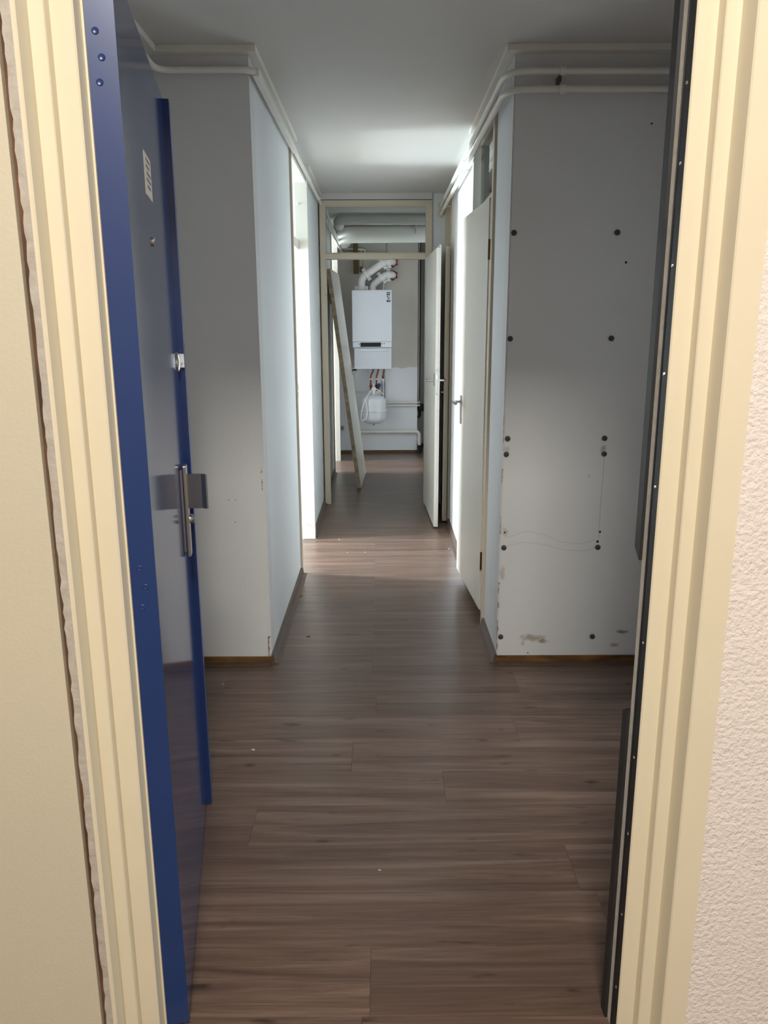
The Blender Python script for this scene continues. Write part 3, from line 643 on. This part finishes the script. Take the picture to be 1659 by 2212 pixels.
# brown pipe and tap at the top of the wall
o = root('insulated_pipe', (-.296, YB-.04, 2.085), 'olive-brown pipe stub hanging above the boiler', 'pipe'); link('sleeve', tube(B(), [(0, 0, 0), (0, 0, .43)], .026, 14), M_OCHRE, o, True)
o = root('wall_pipe', (-.237, YB-.03, 2.13), 'thin white pipe with brass tap above the boiler', 'pipe'); link('pipe', tube(B(), [(0, 0, .03), (0, 0, .23)], .008, 10), M_PIPE, o, True); link('tap', boxes((-.014, .014, -.012, .012, -.03, .035), bev=.005), M_BRASS, o)
# pipes along the left wall of the boiler space
o = root('wall_pipe', (XL, 7.0, 2.40), 'upper white pipe running along left wall to the boiler wall', 'pipe')
link('pipe', tube(B(), bend([(.05, -.3, .02), (.05, .4, -.02), (.05, YB-7.03, -.035), (.315, YB-7.03, -.05), (.315, YB-7.03, -.10)], .05), .012, 10), M_PIPE, o, True)
o = root('wall_pipe', (XL, 7.0, 2.32), 'lower white pipe running along left wall to the boiler wall', 'pipe')
link('pipe', tube(B(), bend([(.05, -.3, .03), (.05, YB-7.03, -.005), (.6, YB-7.03, -.015)], .05), .012, 10), M_PIPE, o, True)
# ventilation ducts under the ceiling
o = root('ventilation_duct', (.05, 8.55, 2.43), 'wide white ventilation duct under the ceiling before the boiler wall', 'duct')
link('duct', tube(B(), bend([(.56, .05, .005), (-.46, 0, -.005), (-.46, .3, -.03)], .16, 8), .085, 24), M_CEIL, o, True)
link('hanger', boxes((.30, .306, -.09, .09, -.004, .08)), M_ALU, o)
o = root('ventilation_duct', (.05, 7.70, 2.468), 'slimmer white ventilation duct crossing the ceiling behind the transom', 'duct')
link('duct', tube(B(), bend([(.56, .03, .0), (-.46, 0, -.004), (-.46, .3, -.02)], .12, 8), .046, 20), M_CEIL, o, True)
o = root('hanging_wire', (.055, YB-.01, 2.25), 'thin dark wire hanging down the wall above the boiler', 'wire'); link('wire', tube(B(), [(0, 0, 0), (.004, 0, .12), (.003, 0, .26)], .002, 6), M_DARK, o)
# recess pipes and pump
o = root('riser_pipe', (.452, 9.62, .50), 'dark riser pipe in the recess beside the boiler wall', 'pipe'); link('pipe', tube(B(), [(0, 0, 0), (0, 0, 1.95)], .014, 10), M_PUMP, o, True)
o = root('riser_pipe', (.440, 9.50, .60), 'thin white riser pipe at the edge of the recess', 'pipe'); link('pipe', tube(B(), [(0, 0, 0), (0, 0, 1.85)], .007, 10), M_PIPE, o, True)
o = root('circulation_pump', (.462, 9.60, .42), 'dark circulation pump in the recess beside the boiler wall', 'pump'); link('housing', box(B(), -.03, .05, -.03, .03, .06, .15, bev=.01), M_PUMP, o); link('motor', lathe(B(), [(.035, 0), (.035, .06), (.02, .07)], (.0, -.02, .10), 16, 'Y'), M_BLACK, o, True); link('outlet', tube(B(), bend([(0, 0, .06), (0, 0, .0), (-.02, -.03, -.01)], .02), .015, 10), M_PUMP, o, True)

# ------------------------------------------------------------------ removed door leaning on the left wall
Ny, Fy = 7.215, 8.045
bot = Vector((-.205, 0, .006)); top = Vector((-.460, 0, 2.0))
u = (top-bot).normalized(); nrm = Vector((u.z, 0, -u.x))       # face normal towards the corridor
ld = root('loose_door', (-.197, (Ny+Fy)/2, 0), 'unhung white door leaning against the left wall near the boiler', 'door', rz=-math.radians(2.2))
def slab(a0, a1, t0, t1, y0, y1, name, m, parent=ld):
    bm = B(); c = Vector((-.215, 0, 0))
    q = [bot+u*a0+nrm*t0-c, bot+u*a1+nrm*t0-c, bot+u*a1+nrm*t1-c, bot+u*a0+nrm*t1-c]
    prism(bm, [(v.x, v.z) for v in q], y0-ld.location.y, y1-ld.location.y, 'Y'); return link(name, bm, m, parent)
slab(0, 2.005, -.038, 0, Ny+.004, Fy, 'leaf', M_DOOR)
slab(0, 2.005, -.036, -.001, Ny, Ny+.004, 'edge', M_RAW)
h = slab(1.70, 1.79, -.045, -.030, Ny-.003, Ny, 'hinge', M_BRASS)
hp_ = slab(1.02, 1.12, 0, .007, Fy-.075, Fy-.045, 'handle_plate', M_ALU)
c0 = bot+u*1.065-Vector((-.215, 0, 0))
link('lever', tube(B(), bend([tuple(c0+Vector((0, Fy-.06-ld.location.y, 0))), tuple(c0+nrm*.05+Vector((0, Fy-.06-ld.location.y, 0))), tuple(c0+nrm*.05+Vector((0, Fy-.17-ld.location.y, 0)))], .015), .008, 8), M_DARK, hp_, True)
# cable and socket on the wall behind
o = root('wall_socket', (-.49, YB, .27), 'small grey socket low on the far wall behind the leaning door', 'socket'); link('box', box(B(), -.01, .03, -.02, 0, 0, .06, bev=.004), M_FILL, o); link('slot', boxes((0, .012, -.022, -.02, .02, .045)), M_HOLE, o)
o = root('cable', (-.47, YB-.02, .80), 'loose white cable on the far wall behind the leaning door', 'cable'); link('cord', tube(B(), spline([(0, 0, .10), (.01, -.01, .06), (.0, -.02, -.02), (.05, -.02, -.09), (.10, -.01, -.12)]), .008, 8), M_WHITE, o, True)

# ------------------------------------------------------------------ crumbs on the floor
crumbs = ((666, 1375, 'thin dark curl of debris on the corridor floor', M_BROWN, .012), (650, 1288, 'small dark splinter beside the left plinth', M_BROWN, .012), (705, 1113, 'small dark crumb beside the left plinth before the partition', M_BROWN, .007), (548, 1620, 'pale curled chip on the hall floor near the blue door', M_CHIP, .008), (820, 1880, 'tiny white crumb on the hall floor planks', M_CHIP, .004), (733, 1166, 'small white crumb on the daylit patch of corridor floor', M_CHIP, .006), (751, 1194, 'small white crumb on the daylit patch of corridor floor', M_CHIP, .006), (789, 1193, 'small white crumb on the daylit patch of corridor floor', M_CHIP, .006), (970, 1186, 'white crumb beside the right plinth', M_CHIP, .008), (1199, 1440, 'dark scrap below the varnished skirting', M_BROWN, .010), (1357, 1477, 'tiny dark crumb near the strike jamb', M_HOLE, .005), (482, 1478, 'pale speck near the left skirting', M_CHIP, .005))
for px, py, lab, m, s in crumbs:
    p = floor_at(px, py); bm = B(); n = 6
    poly = [(s*math.cos(a)*random.uniform(.5, 1.1), s*.5*math.sin(a)*random.uniform(.5, 1.1)) for a in [i*2*math.pi/n for i in range(n)]]
    prism(bm, poly, 0, s*.35)
    o = link('floor_crumb', bm, m); o.location = (p.x, p.y, 0); tag(o, lab, 'debris', 'crumbs on the floor')
